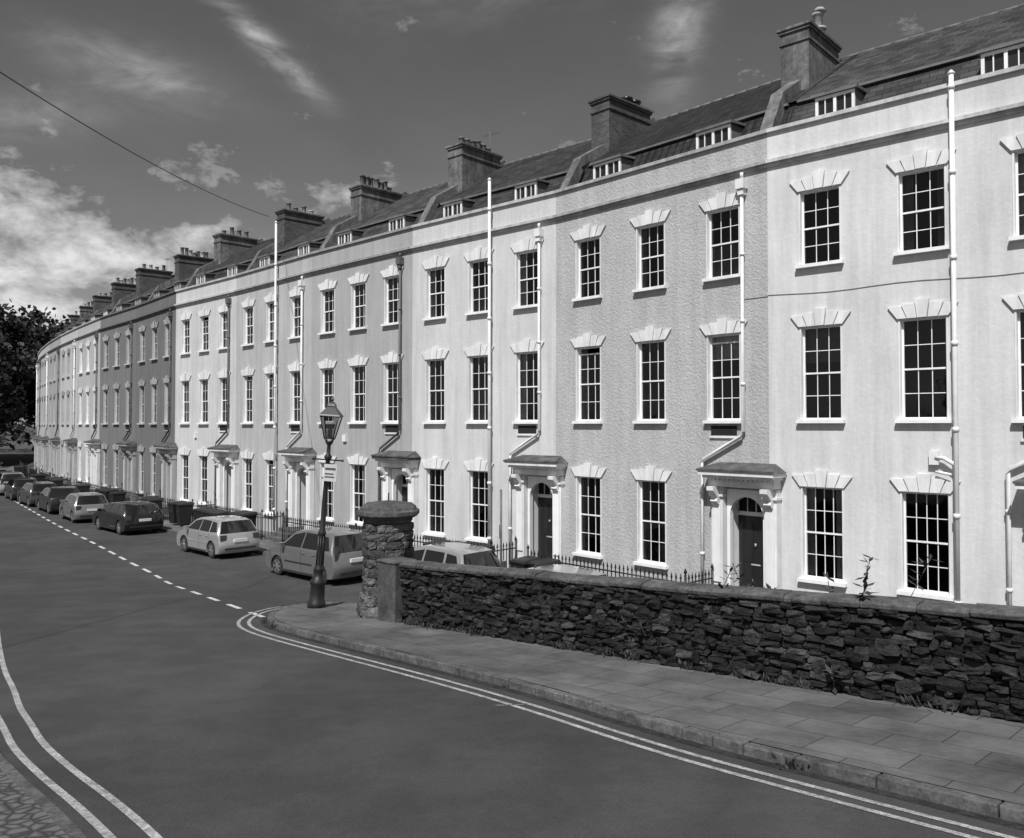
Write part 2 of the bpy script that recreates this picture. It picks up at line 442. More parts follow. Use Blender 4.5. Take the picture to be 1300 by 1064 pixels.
def window(mb, gl, rm, cu, x0, x1, z0, z1, r, kind, arch=True, y_in=.13, cols=3, rows=4):
    D = .9
    mb.face([(x0,0,z0),(x0,0,z1),(x0,y_in,z1),(x0,y_in,z0)], WHITE); mb.face([(x1,0,z0),(x1,y_in,z0),(x1,y_in,z1),(x1,0,z1)], WHITE)
    mb.face([(x0,0,z1),(x1,0,z1),(x1,y_in,z1),(x0,y_in,z1)], WHITE)
    mb.box(x0-.1,x1+.1,-.13,y_in+.02,z0-.08,z0,WHITE)
    f = .040; ya, yb = y_in-.02, y_in+.05
    mb.box(x0,x0+f,ya,yb,z0,z1,WHITE); mb.box(x1-f,x1,ya,yb,z0,z1,WHITE); mb.box(x0+f,x1-f,ya,yb,z1-f,z1,WHITE); mb.box(x0+f,x1-f,ya,yb,z0,z0+f*1.2,WHITE)
    zm = (z0+z1)/2 
    mb.box(x0+f,x1-f,ya+.01,yb-.01,zm-.02,zm+.02,WHITE)
    xa, xb = x0+f, x1-f; b = .0085
    op = r.random() < .10
    for c in range(1, cols):
        xc = xa+(xb-xa)*c/cols; mb.box(xc-b,xc+b,ya+.02,yb-.03,zm+.02,z1-f-(.16 if op else 0),WHITE); mb.box(xc-b,xc+b,ya+.035,yb-.015,z0+f*1.2,zm-.02,WHITE)
    if op: mb.box(xa,xb,ya+.015,yb-.025,z1-f-.19,z1-f-.15,WHITE)
    h = rows//2
    for k in range(1, h):
        zc = zm+(z1-f-zm)*k/h-(.08 if op else 0); mb.box(xa,xb,ya+.022,yb-.032,zc-b,zc+b,WHITE)
        zc = z0+f+(zm-z0-f)*k/h; mb.box(xa,xb,ya+.037,yb-.017,zc-b,zc+b,WHITE)
    tl = r.uniform(-.005, .005); zt_ = z1-f-(.16 if op else 0)
    gl.face([(xa,ya+.035+tl,zm),(xb,ya+.035-tl,zm),(xb,ya+.035,zt_),(xa,ya+.035,zt_)], GLASS)
    tl = r.uniform(-.005, .005)
    gl.face([(xa,ya+.05+tl,z0+f),(xb,ya+.05-tl,z0+f),(xb,ya+.05,zm),(xa,ya+.05,zm)], GLASS)
    y0 = yb+.001
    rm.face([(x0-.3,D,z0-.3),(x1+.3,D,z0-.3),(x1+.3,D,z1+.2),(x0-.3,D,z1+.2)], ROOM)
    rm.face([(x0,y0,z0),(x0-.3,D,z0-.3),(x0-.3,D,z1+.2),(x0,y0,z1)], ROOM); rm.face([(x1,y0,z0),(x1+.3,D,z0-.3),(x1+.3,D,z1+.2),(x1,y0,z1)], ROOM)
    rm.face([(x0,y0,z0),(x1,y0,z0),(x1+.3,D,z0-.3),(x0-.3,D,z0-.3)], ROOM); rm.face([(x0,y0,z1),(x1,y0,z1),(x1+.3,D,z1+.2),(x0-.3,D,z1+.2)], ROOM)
    def drape(a, bb, za, zb, mat):
        n = max(3, int((bb-a)/.05)); pts = []
        for i in range(n+1): pts.append((a+(bb-a)*i/n, .25+(.02 if i % 2 else -.02)+r.uniform(-.006,.006)))
        for p, q in zip(pts, pts[1:]): cu.face([(p[0],p[1],za),(q[0],q[1],za),(q[0],q[1],zb),(p[0],p[1],zb)], mat)
    w = x1-x0; q = r.random(); mat = CURT if r.random() < .45 else CURT2
    if kind == 'g':
        if q < .75: drape(x0, x0+w*r.uniform(.15,.36), z0, z1, mat); drape(x1-w*r.uniform(.15,.36), x1, z0, z1, mat)
        elif q < .85: drape(x0, x1, z0, zm, CURT2)
    else:
        if q < .2: drape(x0, x1, z1-(z1-z0)*r.uniform(.2,.5), z1, mat)
        elif q < .5: drape(x0, x0+w*r.uniform(.12,.28), z0, z1, mat); drape(x1-w*r.uniform(.12,.28), x1, z0, z1, mat)
        elif q < .62: drape(x0, x1, z0, zm, mat)
        elif q < .7: drape(x0, x1, z0+.03, z1, CURT2)
    if arch:
        n = 5; bw = (x1-x0+.12)/n; tw = (x1-x0+.52)/n; zb = z1+.01
        hh = [.27,.31,.40,.31,.27]
        for k in range(n):
            g = .009; b0 = x0-.06+bw*k+g; b1 = x0-.06+bw*(k+1)-g; t0 = x0-.26+tw*k+g; t1 = x0-.26+tw*(k+1)-g
            yo = -.08 if k == 2 else -.055
            if k == 2: t0 -= .01; t1 += .01
            A = [(b0,yo,zb),(b1,yo,zb),(t1,yo,zb+hh[k]),(t0,yo,zb+hh[k])]; B = [(p[0], .01, p[2]) for p in A]
            mb.prism(A, B, TRIM)
        mb.box(x0-.04,x0-.002,-.015,.01,z0+.002,z1+.006,TRIM); mb.box(x1+.002,x1+.04,-.015,.01,z0+.002,z1+.006,TRIM)

def house(i):
    global WHITE, TRIM
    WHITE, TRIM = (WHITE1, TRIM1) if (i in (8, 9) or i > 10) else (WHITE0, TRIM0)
    r = random.Random(100+i)
    Rp = Vector(P[i]); Lp = Vector(P[i+1]); W = (Rp-Lp).length; e = (Rp-Lp)/W
    ho = empty("terraced_house", (Lp.x, Lp.y, 0), math.atan2(e.y, e.x))
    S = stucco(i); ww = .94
    bx = [.185*W, .505*W, .825*W]
    zg = (1.35, 3.53) if i <= 2 else (1.15, 3.45)
    if i > 5: zg = (1.0, 3.42)
    z1f = (5.13, 7.36); z2f = (8.86, 10.64)
    dx = .915*W; dz0 = .62
    ops = []
    for k, b in enumerate(bx):
        ops.append((b-ww/2, b+ww/2, *z2f, 'u')); ops.append((b-ww/2, b+ww/2, *z1f, 'u'))
        if k < 2: ops.append((b-ww/2, b+ww/2, *zg, 'g'))
    door = (dx-.52, dx+.52, dz0, 3.35)
    xs = sorted(set([0, W]+[o[0] for o in ops]+[o[1] for o in ops]+[door[0], door[1]])); zs = sorted(set([-.1, 12.28]+[o[2] for o in ops]+[o[3] for o in ops]+[door[2], door[3]]))
    mw = MB()
    for xa, xb in zip(xs, xs[1:]):
        for za, zb in zip(zs, zs[1:]):
            cx, cz = (xa+xb)/2, (za+zb)/2
            if any(o[0] < cx < o[1] and o[2] < cz < o[3] for o in ops+[door]): continue
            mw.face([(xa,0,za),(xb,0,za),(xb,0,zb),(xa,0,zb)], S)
    mw.face([(0,.26,11.8),(W,.26,11.8),(W,.26,12.28),(0,.26,12.28)], S)
    mw.face([(0,10,0),(W,10,0),(W,10,12.0),(0,10,12.0)], S)
    CB = grime(i)
    mw.box(.003,W-.003,-.07,.02,11.42,11.50,CB); mw.box(.003,W-.003,-.13,.02,11.50,11.58,CB)
    mw.box(.003,W-.003,-.08,.30,12.28,12.37,CB)
    if i in (0, 19):
        x = W if i == 0 else 0
        mw.face([(x,0,0),(x,10,0),(x,10,12),(x,5.2,15.9),(x,1.5,13.4),(x,.6,11.9),(x,0,11.9)], S)
    mw.obj("walls", ho)
    mf = MB(); mg = MB(); mr_ = MB(); mc = MB()
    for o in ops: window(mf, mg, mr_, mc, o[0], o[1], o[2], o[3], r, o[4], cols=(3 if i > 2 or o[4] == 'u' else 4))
    b = bx[2]
    if i >= 2: mf.box(b-.38,b+.38,-.03,.0,z1f[0]-.40,z1f[0]-.14,ROOM); mf.box(b-.42,b+.42,-.05,.005,z1f[0]-.46,z1f[0]-.40,TRIM)
    mf.obj("window_frames", ho); mg.obj("window_glass", ho); mr_.obj("rooms", ho)
    if mc.f: mc.obj("curtains", ho)
    mo = MB(); rm = ROOFS[RK[i]]
    mo.face([(0,.26,11.9),(W,.26,11.9),(W,.6,11.9),(0,.6,11.9)], LEAD)
    mo.face([(0,.6,11.9),(W,.6,11.9),(W,1.5,13.45),(0,1.5,13.45)], rm)
    mo.box(0.19,W-.19,1.36,1.52,13.40,13.46,LEAD)
    mo.face([(0,1.38,13.461),(W,1.38,13.461),(W,5.2,15.9),(0,5.2,15.9)], rm)
    mo.face([(0,5.2,15.9),(W,5.2,15.9),(W,9.9,12.0),(0,9.9,12.0)], rm)
    for k in range(int(W/.45)): mo.tube([(k*.45+.01,5.2,15.88),(k*.45+.455,5.2,15.88)], .06, LEAD if RK[i] == 't' else POT, n=6)
    mo.obj("roof", ho)
    md = MB()
    for dxx in (W*.2, W*.72):
        hw = .48; yd = .72; z0, z1 = 12.42, 13.12
        if i == 3: hw = .55
        md.box(dxx-hw,dxx-hw+.07,yd,yd+.06,z0,z1,WHITE); md.box(dxx+hw-.07,dxx+hw,yd,yd+.06,z0,z1,WHITE)
        md.box(dxx-hw+.07,dxx+hw-.07,yd,yd+.06,z1-.07,z1,WHITE); md.box(dxx-hw+.07,dxx+hw-.07,yd,yd+.06,z0,z0+.09,WHITE)
        md.box(dxx-.035,dxx+.035,yd,yd+.06,z0+.09,z1-.07,WHITE)
        for sx in (-1, 1): md.box(dxx+sx*hw*.5-.012,dxx+sx*hw*.5+.012,yd+.01,yd+.04,z0+.09,z1-.07,WHITE)
        md.face([(dxx-hw,yd+.045,z0),(dxx+hw,yd+.045,z0),(dxx+hw,yd+.045,z1),(dxx-hw,yd+.045,z1)], DOOR)
        for sx in (-1, 1):
            x = dxx+sx*hw; md.prism([(x-.012,yd+.05,z0-.3),(x-.012,yd+.05,z1),(x-.012,yd+1.2,z1),(x-.012,yd+.35,z0-.3)], [(x+.012,yd+.05,z0-.3),(x+.012,yd+.05,z1),(x+.012,yd+1.2,z1),(x+.012,yd+.35,z0-.3)], LEAD)
        md.prism([(dxx-hw-.08,yd-.08,z1),(dxx+hw+.08,yd-.08,z1),(dxx+hw+.08,yd+1.2,z1+.1),(dxx-hw-.08,yd+1.2,z1+.1)], [(dxx-hw-.08,yd-.08,z1+.07),(dxx+hw+.08,yd-.08,z1+.07),(dxx+hw+.08,yd+1.2,z1+.17),(dxx-hw-.08,yd+1.2,z1+.17)], LEAD)
        md.box(dxx-hw,dxx+hw,yd-.01,yd+.05,z0-.5,z0,LEAD)
    md.obj("dormers", ho)
    mp = MB(); xc = -.35
    pts = [(.27,12.0),(.27,12.45),(.62,12.55),(1.38,13.80),(5.2,16.08),(9.9,12.25),(9.9,11.5),(5,11.5)]
    mp.prism([(xc-.17,a,b) for a, b in pts], [(xc+.17,a,b) for a, b in pts], CHR)
    mp.obj("party_wall", ho)
    mk = MB(); cm = CHR if i in (2, 4, 5, 7, 12) else BRK
    cz = 15.8+r.uniform(-.15,.15); cy0, cy1 = 2.5, 4.7; hw = .40
    if i == 2: cz = 15.85; cy0, cy1 = 2.5, 4.6
    if i == 3: cz = 15.95
    mk.box(xc-hw,xc+hw,cy0,cy1,12.9,cz,cm)
    mk.box(xc-hw-.04,xc+hw+.04,cy0-.04,cy1+.04,cz-.32,cz-.25,cm); mk.box(xc-hw-.05,xc+hw+.05,cy0-.05,cy1+.05,cz,cz+.08,cm); mk.box(xc-hw-.09,xc+hw+.09,cy0-.09,cy1+.09,cz+.08,cz+.15,cm)
    npot = {2:1, 3:2, 4:6, 5:7}.get(i, r.choice([4,5,6,7]))
    for k in range(npot):
        yy = cy0+.2+(cy1-cy0-.4)*((k+.5)/npot) if npot > 2 else cy1-.35-k*.45
        hh = r.choice([.3,.38,.45,.55]) if i > 3 else (1.0 if i == 2 else .25)
        rd = .12 if i > 2 else .15; pm = r.choice([POT, POTL, CHR]); zt = cz+.15
        mk.lathe([(rd*1.1,zt-.02),(rd*1.1,zt+.05),(rd,zt+.08),(rd*.85,zt+hh-.08),(rd*1.1,zt+hh-.06),(rd*1.1,zt+hh),(rd*.7,zt+hh),(rd*.7,zt+hh-.05)], POTL if i == 2 else pm, xc+r.uniform(-.05,.05), yy, n=12)
        if i == 2:
            mk.lathe([(.19,zt+.5),(.19,zt+.56)], POTL, xc, yy, n=12); mk.lathe([(.05,zt+1.0),(.19,zt+1.04),(.12,zt+1.14)], POTL, xc, yy, n=12)
        if i == 3:
            mk.lathe([(.05,zt+hh),(.22,zt+hh+.02),(.22,zt+hh+.1),(.1,zt+hh+.16)], DOOR, xc, yy, n=10)
    mk.obj("chimney", ho)
    if i in (4, 9):
        ma = MB(); ax = xc; ay = cy1-.2
        ma.tube([(ax,ay,cz),(ax,ay,cz+1.2)], .014, LEAD, n=5); ma.tube([(ax-.4,ay,cz+1.1),(ax+.4,ay+.2,cz+1.1)], .009, LEAD, n=4)
        for k in range(6):
            q = -.35+k*.14; ma.tube([(ax+q,ay-.16,cz+1.1),(ax+q,ay+.2,cz+1.1)], .006, LEAD, n=4)
        ma.obj("tv_aerial", ho)
    mpi = MB(); xp = .91*W; pm = PIPED if i in (5, 7, 8, 9, 10, 12, 14) else PIPE
    mpi.box(xp-.12,xp+.12,-.22,-.01,11.0,11.25,pm); mpi.box(xp-.08,xp+.08,-.18,-.01,10.85,11.0,pm)
    xl = xp-1.25
    mpi.tube([(xp,-.1,11.3),(xp,-.1,11.42)], .045, pm)
    mpi.tube([(xp,-.1,10.85),(xp,-.1,4.85),(xp-.06,-.1,4.72),(xl+.05,-.1,4.12),(xl,-.1,4.0),(xl,-.1,.4)], .045, pm)
    for zz in (9.3, 7.6, 6.0): mpi.tube([(xp,-.1,zz),(xp,-.1,zz+.08)], .062, pm)
    for zz in (3.2, 1.6): mpi.tube([(xl,-.1,zz),(xl,-.1,zz+.08)], .062, pm)
    if i in (0, 2, 4, 6):
        xv = .60*W; zt = {2:12.5, 4:13.2, 6:14.1}.get(i, 12.7)
        mpi.tube([(xv,-.17,.3),(xv,-.17,zt)], .052, PIPE)
        zz = 1.2
        while zz < zt-.3: mpi.tube([(xv,-.17,zz),(xv,-.17,zz+.1)], .07, PIPE); zz += 1.83
        mpi.lathe([(.06,zt),(.08,zt+.03),(.02,zt+.1)], PIPE, xv, -.17, n=8)
        if i == 2:
            mpi.tube([(xv,-.17,4.15),(xv-.25,-.14,4.3),(xv-.42,-.1,4.3)], .045, PIPE); mpi.box(xv-.55,xv-.36,-.12,0,4.15,4.45,PIPE)
            mpi.tube([(xv-.42,-.1,4.0),(xv-.1,-.14,3.95)], .03, PIPE)
    mpi.obj("drainpipes", ho)
    if i in (2, 3):
        mca = MB(); zc = 8.2
        pts = [(W*k/14, -.012, zc+.03*math.sin(k*.9+i)-.006*k) for k in range(15)] if i == 2 else [(W*.9,-.012,8.2),(W,-.012,8.2)]
        mca.tube(pts, .007, LEAD, n=4)
        if i == 2: mca.tube([(W*.965,-.012,11.3),(W*.96,-.012,9.5),(W*.97,-.014,8.6),(W*.955,-.012,7.7),(W*.97,-.012,5),(W*.965,-.012,4.1)], .008, LEAD, n=4)
        mca.obj("cable", ho)
    if i in (5, 7):
        mv = MB(); mv.box(W*.36,W*.36+.22,-.09,0,4.35,4.62,PIPE); mv.obj("alarm_box", ho)
    dc = MB(); c = dx; ht = 3.35
    dm = TRIM
    dc.face([(c-.52,0,dz0),(c-.52,0,ht),(c-.52,.5,ht),(c-.52,.5,dz0)], WHITE); dc.face([(c+.52,0,dz0),(c+.52,.5,dz0),(c+.52,.5,ht),(c+.52,0,ht)], WHITE)
    dc.face([(c-.52,0,ht),(c+.52,0,ht),(c+.52,.5,ht),(c-.52,.5,ht)], WHITE)
    dc.face([(c-.52,-.1,dz0),(c+.52,-.1,dz0),(c+.52,.5,dz0),(c-.52,.5,dz0)], STONE)
    N_ = 14; ra = .47; zc = 2.72
    arc = [(c+ra*math.cos(math.pi*k/N_), zc+ra*math.sin(math.pi*k/N_)) for k in range(N_+1)]
    for k in range(N_):
        (xa, za), (xb, zb) = arc[k], arc[k+1]
        dc.face([(xa,-.05,za),(xa,-.05,ht+.02),(xb,-.05,ht+.02),(xb,-.05,zb)], WHITE)
        dc.face([(xa,-.05,za),(xb,-.05,zb),(xb,.1,zb),(xa,.1,za)], WHITE)
    dc.box(c-.56,c-ra,-.05,.1,dz0,zc,WHITE); dc.box(c+ra,c+.56,-.05,.1,dz0,zc,WHITE)
    dc.box(c-.56,c-ra,-.049,.0,zc,ht+.02,WHITE); dc.box(c+ra,c+.56,-.049,.0,zc,ht+.02,WHITE)
    for s in (-1, 1):
        xa = c+s*.76
        dc.box(xa-.17,xa+.17,-.2,.0,.1,3.42,dm); dc.box(xa-.21,xa+.21,-.25,.0,.1,.75,dm)
        dc.box(xa-.2,xa+.2,-.26,.0,3.18,3.24,dm)
        dc.box(xa-.12,xa+.12,-.235,-.2,1.0,3.0,WHITE)
        pr = [(-.2,2.98),(-.3,2.98),(-.36,3.06),(-.32,3.14),(-.42,3.26),(-.52,3.34),(-.52,3.44),(-.2,3.44)]
        dc.prism([(xa-.1,a,b) for a, b in pr], [(xa+.1,a,b) for a, b in pr], dm)
    dc.box(c-.94,c+.94,-.34,.0,3.44,3.66,dm)
    for k in range(14): dc.box(c-.9+k*.134,c-.9+k*.134+.07,-.40,-.34,3.60,3.66,dm)
    dc.box(c-1.0,c+1.0,-.5,.0,3.66,3.74,dm); dc.box(c-1.07,c+1.07,-.60,.0,3.74,3.84,PORCHTOP if i == 5 else dm)
    dc.prism([(c-1.1,-.63,3.84),(c+1.1,-.63,3.84),(c+1.1,0,3.84),(c-1.1,0,3.84)], [(c-1.1,-.63,3.89),(c+1.1,-.63,3.89),(c+.8,0,4.05),(c-.8,0,4.05)], PORCHTOP)
    dc.obj("door_case", ho)
    dd = MB(); dd.box(c-.5,c+.5,.40,.46,dz0,2.68,DOOR); dd.box(c-.5,c+.5,.38,.46,2.68,2.78,WHITE)
    for s in (-1, 1):
        for (za, zb) in ((.85,1.35),(1.5,2.5)): dd.box(c+s*.23-.15,c+s*.23+.15,.385,.40,za,zb,DOOR)
    dd.box(c-.13,c+.13,.375,.385,1.42,1.46,POTL); dd.lathe([(.03,1.9),(.03,1.98)], POTL, c, .375, n=6)
    dd.face([(c-.5,.43,2.78),(c+.5,.43,2.78),(c+.5,.43,3.35),(c-.5,.43,3.35)], ROOM)
    for k in range(1, 4): dd.box(c-.5+k*.25-.012,c-.5+k*.25+.012,.41,.429,2.78,3.3,WHITE)
    dd.obj("front_door", ho)
    st = MB()
    for k, zz in enumerate((.62,.47,.32)): st.box(c-.75,c+.75,-.75-.3*k,-.1 if k == 0 else -.75-.3*(k-1),.0,zz-.003,KERB)
    st.obj("door_steps", ho, bevel=.01)
    if i <= 14:
        rl = MB(); yr = -1.45; step = .14 if i < 7 else .2
        def bars(xa, ya, xb, yb):
            n = int(math.hypot(xb-xa, yb-ya)/step)
            for k in range(n+1):
                x = xa+(xb-xa)*k/max(n,1); y = ya+(yb-ya)*k/max(n,1); t = .011
                rl.box(x-t,x+t,y-t,y+t,.1,1.18,IRON)
                rl.prism([(x-.022,y-.022,1.18),(x+.022,y-.022,1.18),(x+.022,y+.022,1.18),(x-.022,y+.022,1.18)], [(x-.002,y-.002,1.32),(x+.002,y-.002,1.32),(x+.002,y+.002,1.32),(x-.002,y+.002,1.32)], IRON)
            for z in (.3, 1.08): rl.tube([(xa,ya,z),(xb,yb,z)], .02, IRON, n=4)
            for (x, y) in ((xa,ya),(xb,yb)):
                rl.tube([(x,y,.1),(x,y,1.3)], .03, IRON, n=6); rl.lathe([(.01,1.3),(.045,1.35),(.03,1.4),(.005,1.46)], IRON, x, y, n=8)
        bars(.25, yr, c-.85, yr); bars(c-.85, yr, c-.85, -.3)
        o = rl.obj("iron_railing"); o.location = ho.location; o.rotation_euler = ho.rotation_euler
    return ho
houses = [house(i) for i in range(len(P)-1)]

PV2 = brickmat("street_paving", .11, .9, .6, .012, mode='pos', rot=.8, var=.3, mcol=.5, bump=.4)
pl = [Vector(p) for p in P]; mb = MB()
def side(d):
    A = offs(pl, d); B = offs(pl, -d)
    return A if (A[3]-Vector((0,0))).length < (B[3]-Vector((0,0))).length else B
a0 = side(.001); a1 = side(2.95); a2 = side(3.1)
for i in range(len(pl)-1):
    def q(p, z): return (p.x, p.y, z)
    mb.face([q(a0[i],.165), q(a0[i+1],.165), q(a1[i+1],.165), q(a1[i],.165)], PV2)
    mb.face([q(a1[i],.167), q(a1[i+1],.167), q(a2[i+1],.167), q(a2[i],.167)], KERB)
    mb.face([q(a2[i],.167), q(a2[i+1],.167), q(a2[i+1],.0), q(a2[i],.0)], KERB)
mb.obj("street_pavement")
def street_pt(s_house, frac, off):
    Rp = Vector(P[s_house]); Lp = Vector(P[s_house+1]); e = (Rp-Lp).normalized(); n = Vector((e.y, -e.x))
    return Lp.lerp(Rp, frac)+n*off, math.atan2(e.y, e.x)

# ------------------------------------------------------------------ cars
TYRE = M("tyre_rubber", .025, .8, .2, 10); RIM = M("alloy_rim", .5, .3, .1, 5, metallic=.8)
CGL = M("car_glass", .012, .06, .1, 1, spec=.8); PLAT = M("number_plate", .6, .4, .05, 3); TAIL = M("tail_lamp", .06, .15, .1, 3, coat=1); HEADL = M("head_lamp", .5, .1, .1, 3, coat=1)
TRIMB = M("black_plastic", .03, .5, .1, 5)
def car(kind, col, x, y, rz, name="parked_car", metallic=.35):
    pm = M("car_paint_%.2f_%.1f" % (col, metallic), col, .32, .03, 2, metallic=metallic, coat=1.0)
    c = empty(name, (x, y, H(x, y)), rz)
    if kind == 'mpv': L_, Hh, belt, hw = 3.95, 1.60, 1.0, .84
    elif kind == 'coupe': L_, Hh, belt, hw = 4.15, 1.40, .93, .87
    elif kind == 'saloon': L_, Hh, belt, hw = 4.4, 1.44, .94, .87
    else: L_, Hh, belt, hw = 3.7, 1.45, .94, .81
    k = L_/3.9; zs = (Hh-belt)/.53
    def T(x_, z_): return (x_*k, belt+(z_-.95)*zs if z_ > .95 else z_*belt/.95)
    wx = 1.2*k; wr = .31; ar = .365
    def arch(cx):
        a0 = math.asin((.2-wr)/ar); pts = []
        for j in range(11):
            a = math.pi-a0 + (2*a0-math.pi)*j/10
            pts.append((cx+ar*math.cos(a), wr+ar*math.sin(a)))
        return pts
    if kind == 'saloon':
        rear = [(-1.48,.95),(-1.86,.93),(-1.94,.82),(-1.95,.6),(-1.93,.4),(-1.86,.22)]; up = [(.42,1.38),(.2,1.44),(-.3,1.48),(-.8,1.44),(-.98,1.38)]
        win = [[(.86,.98),(.36,1.33),(-.15,1.41),(-.15,.98)],[(-.22,.98),(-.22,1.41),(-.78,1.38),(-1.12,1.0)]]
    else:
        rear = [(-1.84,.95),(-1.90,.82),(-1.93,.64),(-1.96,.56),(-1.95,.38),(-1.86,.22)]; up = [(.46,1.37),(.2,1.44),(-.3,1.48),(-1.2,1.46),(-1.58,1.40)]
        win = [[(.88,.99),(.40,1.32),(-.12,1.41),(-.12,.99)],[(-.19,.99),(-.19,1.41),(-.92,1.40),(-.98,.99)],[(-1.06,.99),(-1.02,1.39),(-1.38,1.36),(-1.62,1.02)]]
    front = [(1.86,.22),(1.94,.35),(1.96,.52),(1.9,.68),(1.72,.80),(1.4,.88),(1.08,.95)]
    low = [T(*p) for p in rear]+arch(-wx)+arch(wx)+[T(*p) for p in front]
    upp = [T(*p) for p in up]; nl = len(low); loop = low+upp; n = len(loop)
    kt = .42
    slices = [(-hw, 1), (-hw+.07, .25), (-hw*.5, -.3), (0, -.4), (hw*.5, -.3), (hw-.07, .25), (hw, 1)]
    mb = MB(); idx = []
    bi = mb.mi(pm); gi = mb.mi(CGL)
    for (ys, sh) in slices:
        row = []
        for j, (px_, pz_) in enumerate(loop):
            ex = px_; ez = pz_
            isarch = len(rear) <= j < len(rear)+22
            if not isarch:
                ex = px_*(1-.035*sh*abs(px_)/(L_/2))
                if pz_ > .5: ez = pz_-.028*max(sh,0)*(1 if pz_ > belt else .5)+.008*(-min(sh,0))
            yy = ys
            if pz_ > belt+.001: yy = math.copysign(max(0, abs(ys)-kt*(pz_-belt)*min(1, abs(ys)/hw)), ys) if ys else 0
            row.append(len(mb.v)); mb.v.append((ex, yy, ez))
        idx.append(row)
    for s in range(len(slices)-1):
        for j in range(n):
            j2 = (j+1) % n; g = bi
            inner_ = 1 <= s <= len(slices)-3
            if inner_ and j == nl-1: g = gi
            if inner_ and j == n-1: g = gi
            mb.f.append((idx[s][j], idx[s+1][j], idx[s+1][j2], idx[s][j2])); mb.m.append(g); mb.sm.append(True)
    for row, rev in ((idx[0], False), (idx[-1], True)):
        a = row[:nl]; b = [row[nl-1]]+row[nl:]+[row[0]]
        for ff in (a, b):
            if rev: ff = ff[::-1]
            mb.f.append(tuple(ff)); mb.m.append(bi); mb.sm.append(False)
    o = mb.obj("body", c)
    try: o.data.set_sharp_from_angle(angle=math.radians(38))
    except Exception: pass
    mg = MB()
    for s in (-1, 1):
        for w in win:
            pts = [T(*p) for p in w]
            q = [(a, s*(hw-kt*(b-belt)+.004), b-.012) for a, b in pts]
            if s > 0: q = q[::-1]
            mg.face(q, CGL)
        for sx in (-.15*k, -1.0*k, .98*k):
            mg.box(sx-.005,sx+.005,s*hw-.004,s*hw+.003,.3,belt-.02,TRIMB)
        for sx in (-.3*k, -.95*k+.12): mg.box(sx-.09,sx+.09,s*hw-.01,s*hw+.022,belt-.15,belt-.12,pm)
        mg.box(-wx+ar+.02,wx-ar-.02,s*hw-.02,s*hw+.012,.2,.27,TRIMB); mg.box(-.75*k,.75*k,s*hw-.01,s*hw+.01,.52,.57,TRIMB if kind == 'mpv' else pm)
        mg.box(.72*k,.72*k+.12,s*(hw+.1)-.09,s*(hw+.1)+.07,belt+.0,belt+.13,pm)
        if kind == 'mpv': mg.box(-1.90*k,-1.80*k,s*(hw-.12)-.06,s*(hw-.12)+.065,.78,1.22,TAIL)
        else: mg.box(-1.925*k,-1.80*k,s*(hw-.16)-.12,s*(hw-.16)+.115,.70,.90,TAIL)
        mg.box(1.72*k,1.87*k,s*(hw-.22)-.16,s*(hw-.22)+.14,.58,.74,HEADL)
    mg.box(-1.985*k-.03,-1.9*k,-.26,.26,.62 if kind != 'mpv' else .7,.73 if kind != 'mpv' else .81,PLAT)
    mg.box(1.93*k,1.985*k+.02,-.26,.26,.36,.47,PLAT); mg.box(1.93*k,1.975*k+.02,-.45,.45,.5,.62,TRIMB)
    mg.box(-1.99*k-.02,-1.9*k,-hw+.2,hw-.2,.36,.42,TRIMB)
    mg.box(-1.75*k,1.75*k,-hw+.22,hw-.22,.19,.6,TRIMB)
    mg.obj("trim", c)
    mw = MB()
    for sx in (-wx, wx):
        for s in (-1, 1):
            yo = s*(hw-.02); yi = s*(hw-.22)
            mw.tube([(sx,yi,wr),(sx,yo-s*.02,wr),(sx,yo,wr)], [wr,wr,wr-.03], TYRE, n=24)
            mw.tube([(sx,yo-s*.01,wr),(sx,yo+s*.004,wr)], [.205,.2], TRIMB, n=20)
            for q in range(6):
                a = q*math.pi/3; ca, sa = math.cos(a), math.sin(a); t = .032
                A = [(sx+ca*.03-sa*t, yo+s*.006, wr+sa*.03+ca*t), (sx+ca*.2-sa*t, yo+s*.006, wr+sa*.2+ca*t), (sx+ca*.2+sa*t, yo+s*.006, wr+sa*.2-ca*t), (sx+ca*.03+sa*t, yo+s*.006, wr+sa*.03-ca*t)]
                B = [(p[0], p[1]+s*.01, p[2]) for p in A]; mw.prism(A, B, RIM)
            mw.tube([(sx,yo+s*.002,wr),(sx,yo+s*.018,wr)], .05, RIM, n=10)
            for q in range(20):
                a = 2*math.pi*q/20; a2_ = 2*math.pi*(q+1)/20
                mw.face([(sx+.19*math.cos(a),yo+s*.016,wr+.19*math.sin(a)),(sx+.215*math.cos(a),yo+s*.016,wr+.215*math.sin(a)),(sx+.215*math.cos(a2_),yo+s*.016,wr+.215*math.sin(a2_)),(sx+.19*math.cos(a2_),yo+s*.016,wr+.19*math.sin(a2_))], RIM)
    mw.obj("wheels", c)
    return c
def car_at(kind, col, px_x, off, met=.35):
    line = side(off); k = (px_x-650)/1060
    for a, b in zip(line, line[1:]):
        fa = a.x-k*a.y; fb = b.x-k*b.y
        if fa*fb <= 0:
            p = a.lerp(b, fa/(fa-fb)); d = (a-b).normalized(); rz = math.atan2(d.y, d.x)+math.pi
            return car(kind, col, p.x, p.y, rz, metallic=met), p
CARS = [('hatch',.24,108,4.15),('coupe',.006,163,4.15),('hatch',.42,277,4.1),('mpv',.2,407,4.1),('mpv',.35,557,4.0),('hatch',.4,692,3.9),('hatch',.1,860,4.0)]
lasty = 0
for kind, col, bx_, of in CARS: 
    c_, p_ = car_at(kind, col, bx_, of, .0 if col < .06 else .45); lasty = max(lasty, p_.y)
line = resample([tuple(p) for p in side(4.15)], .25)
far = [p for p in line if p.y > lasty]
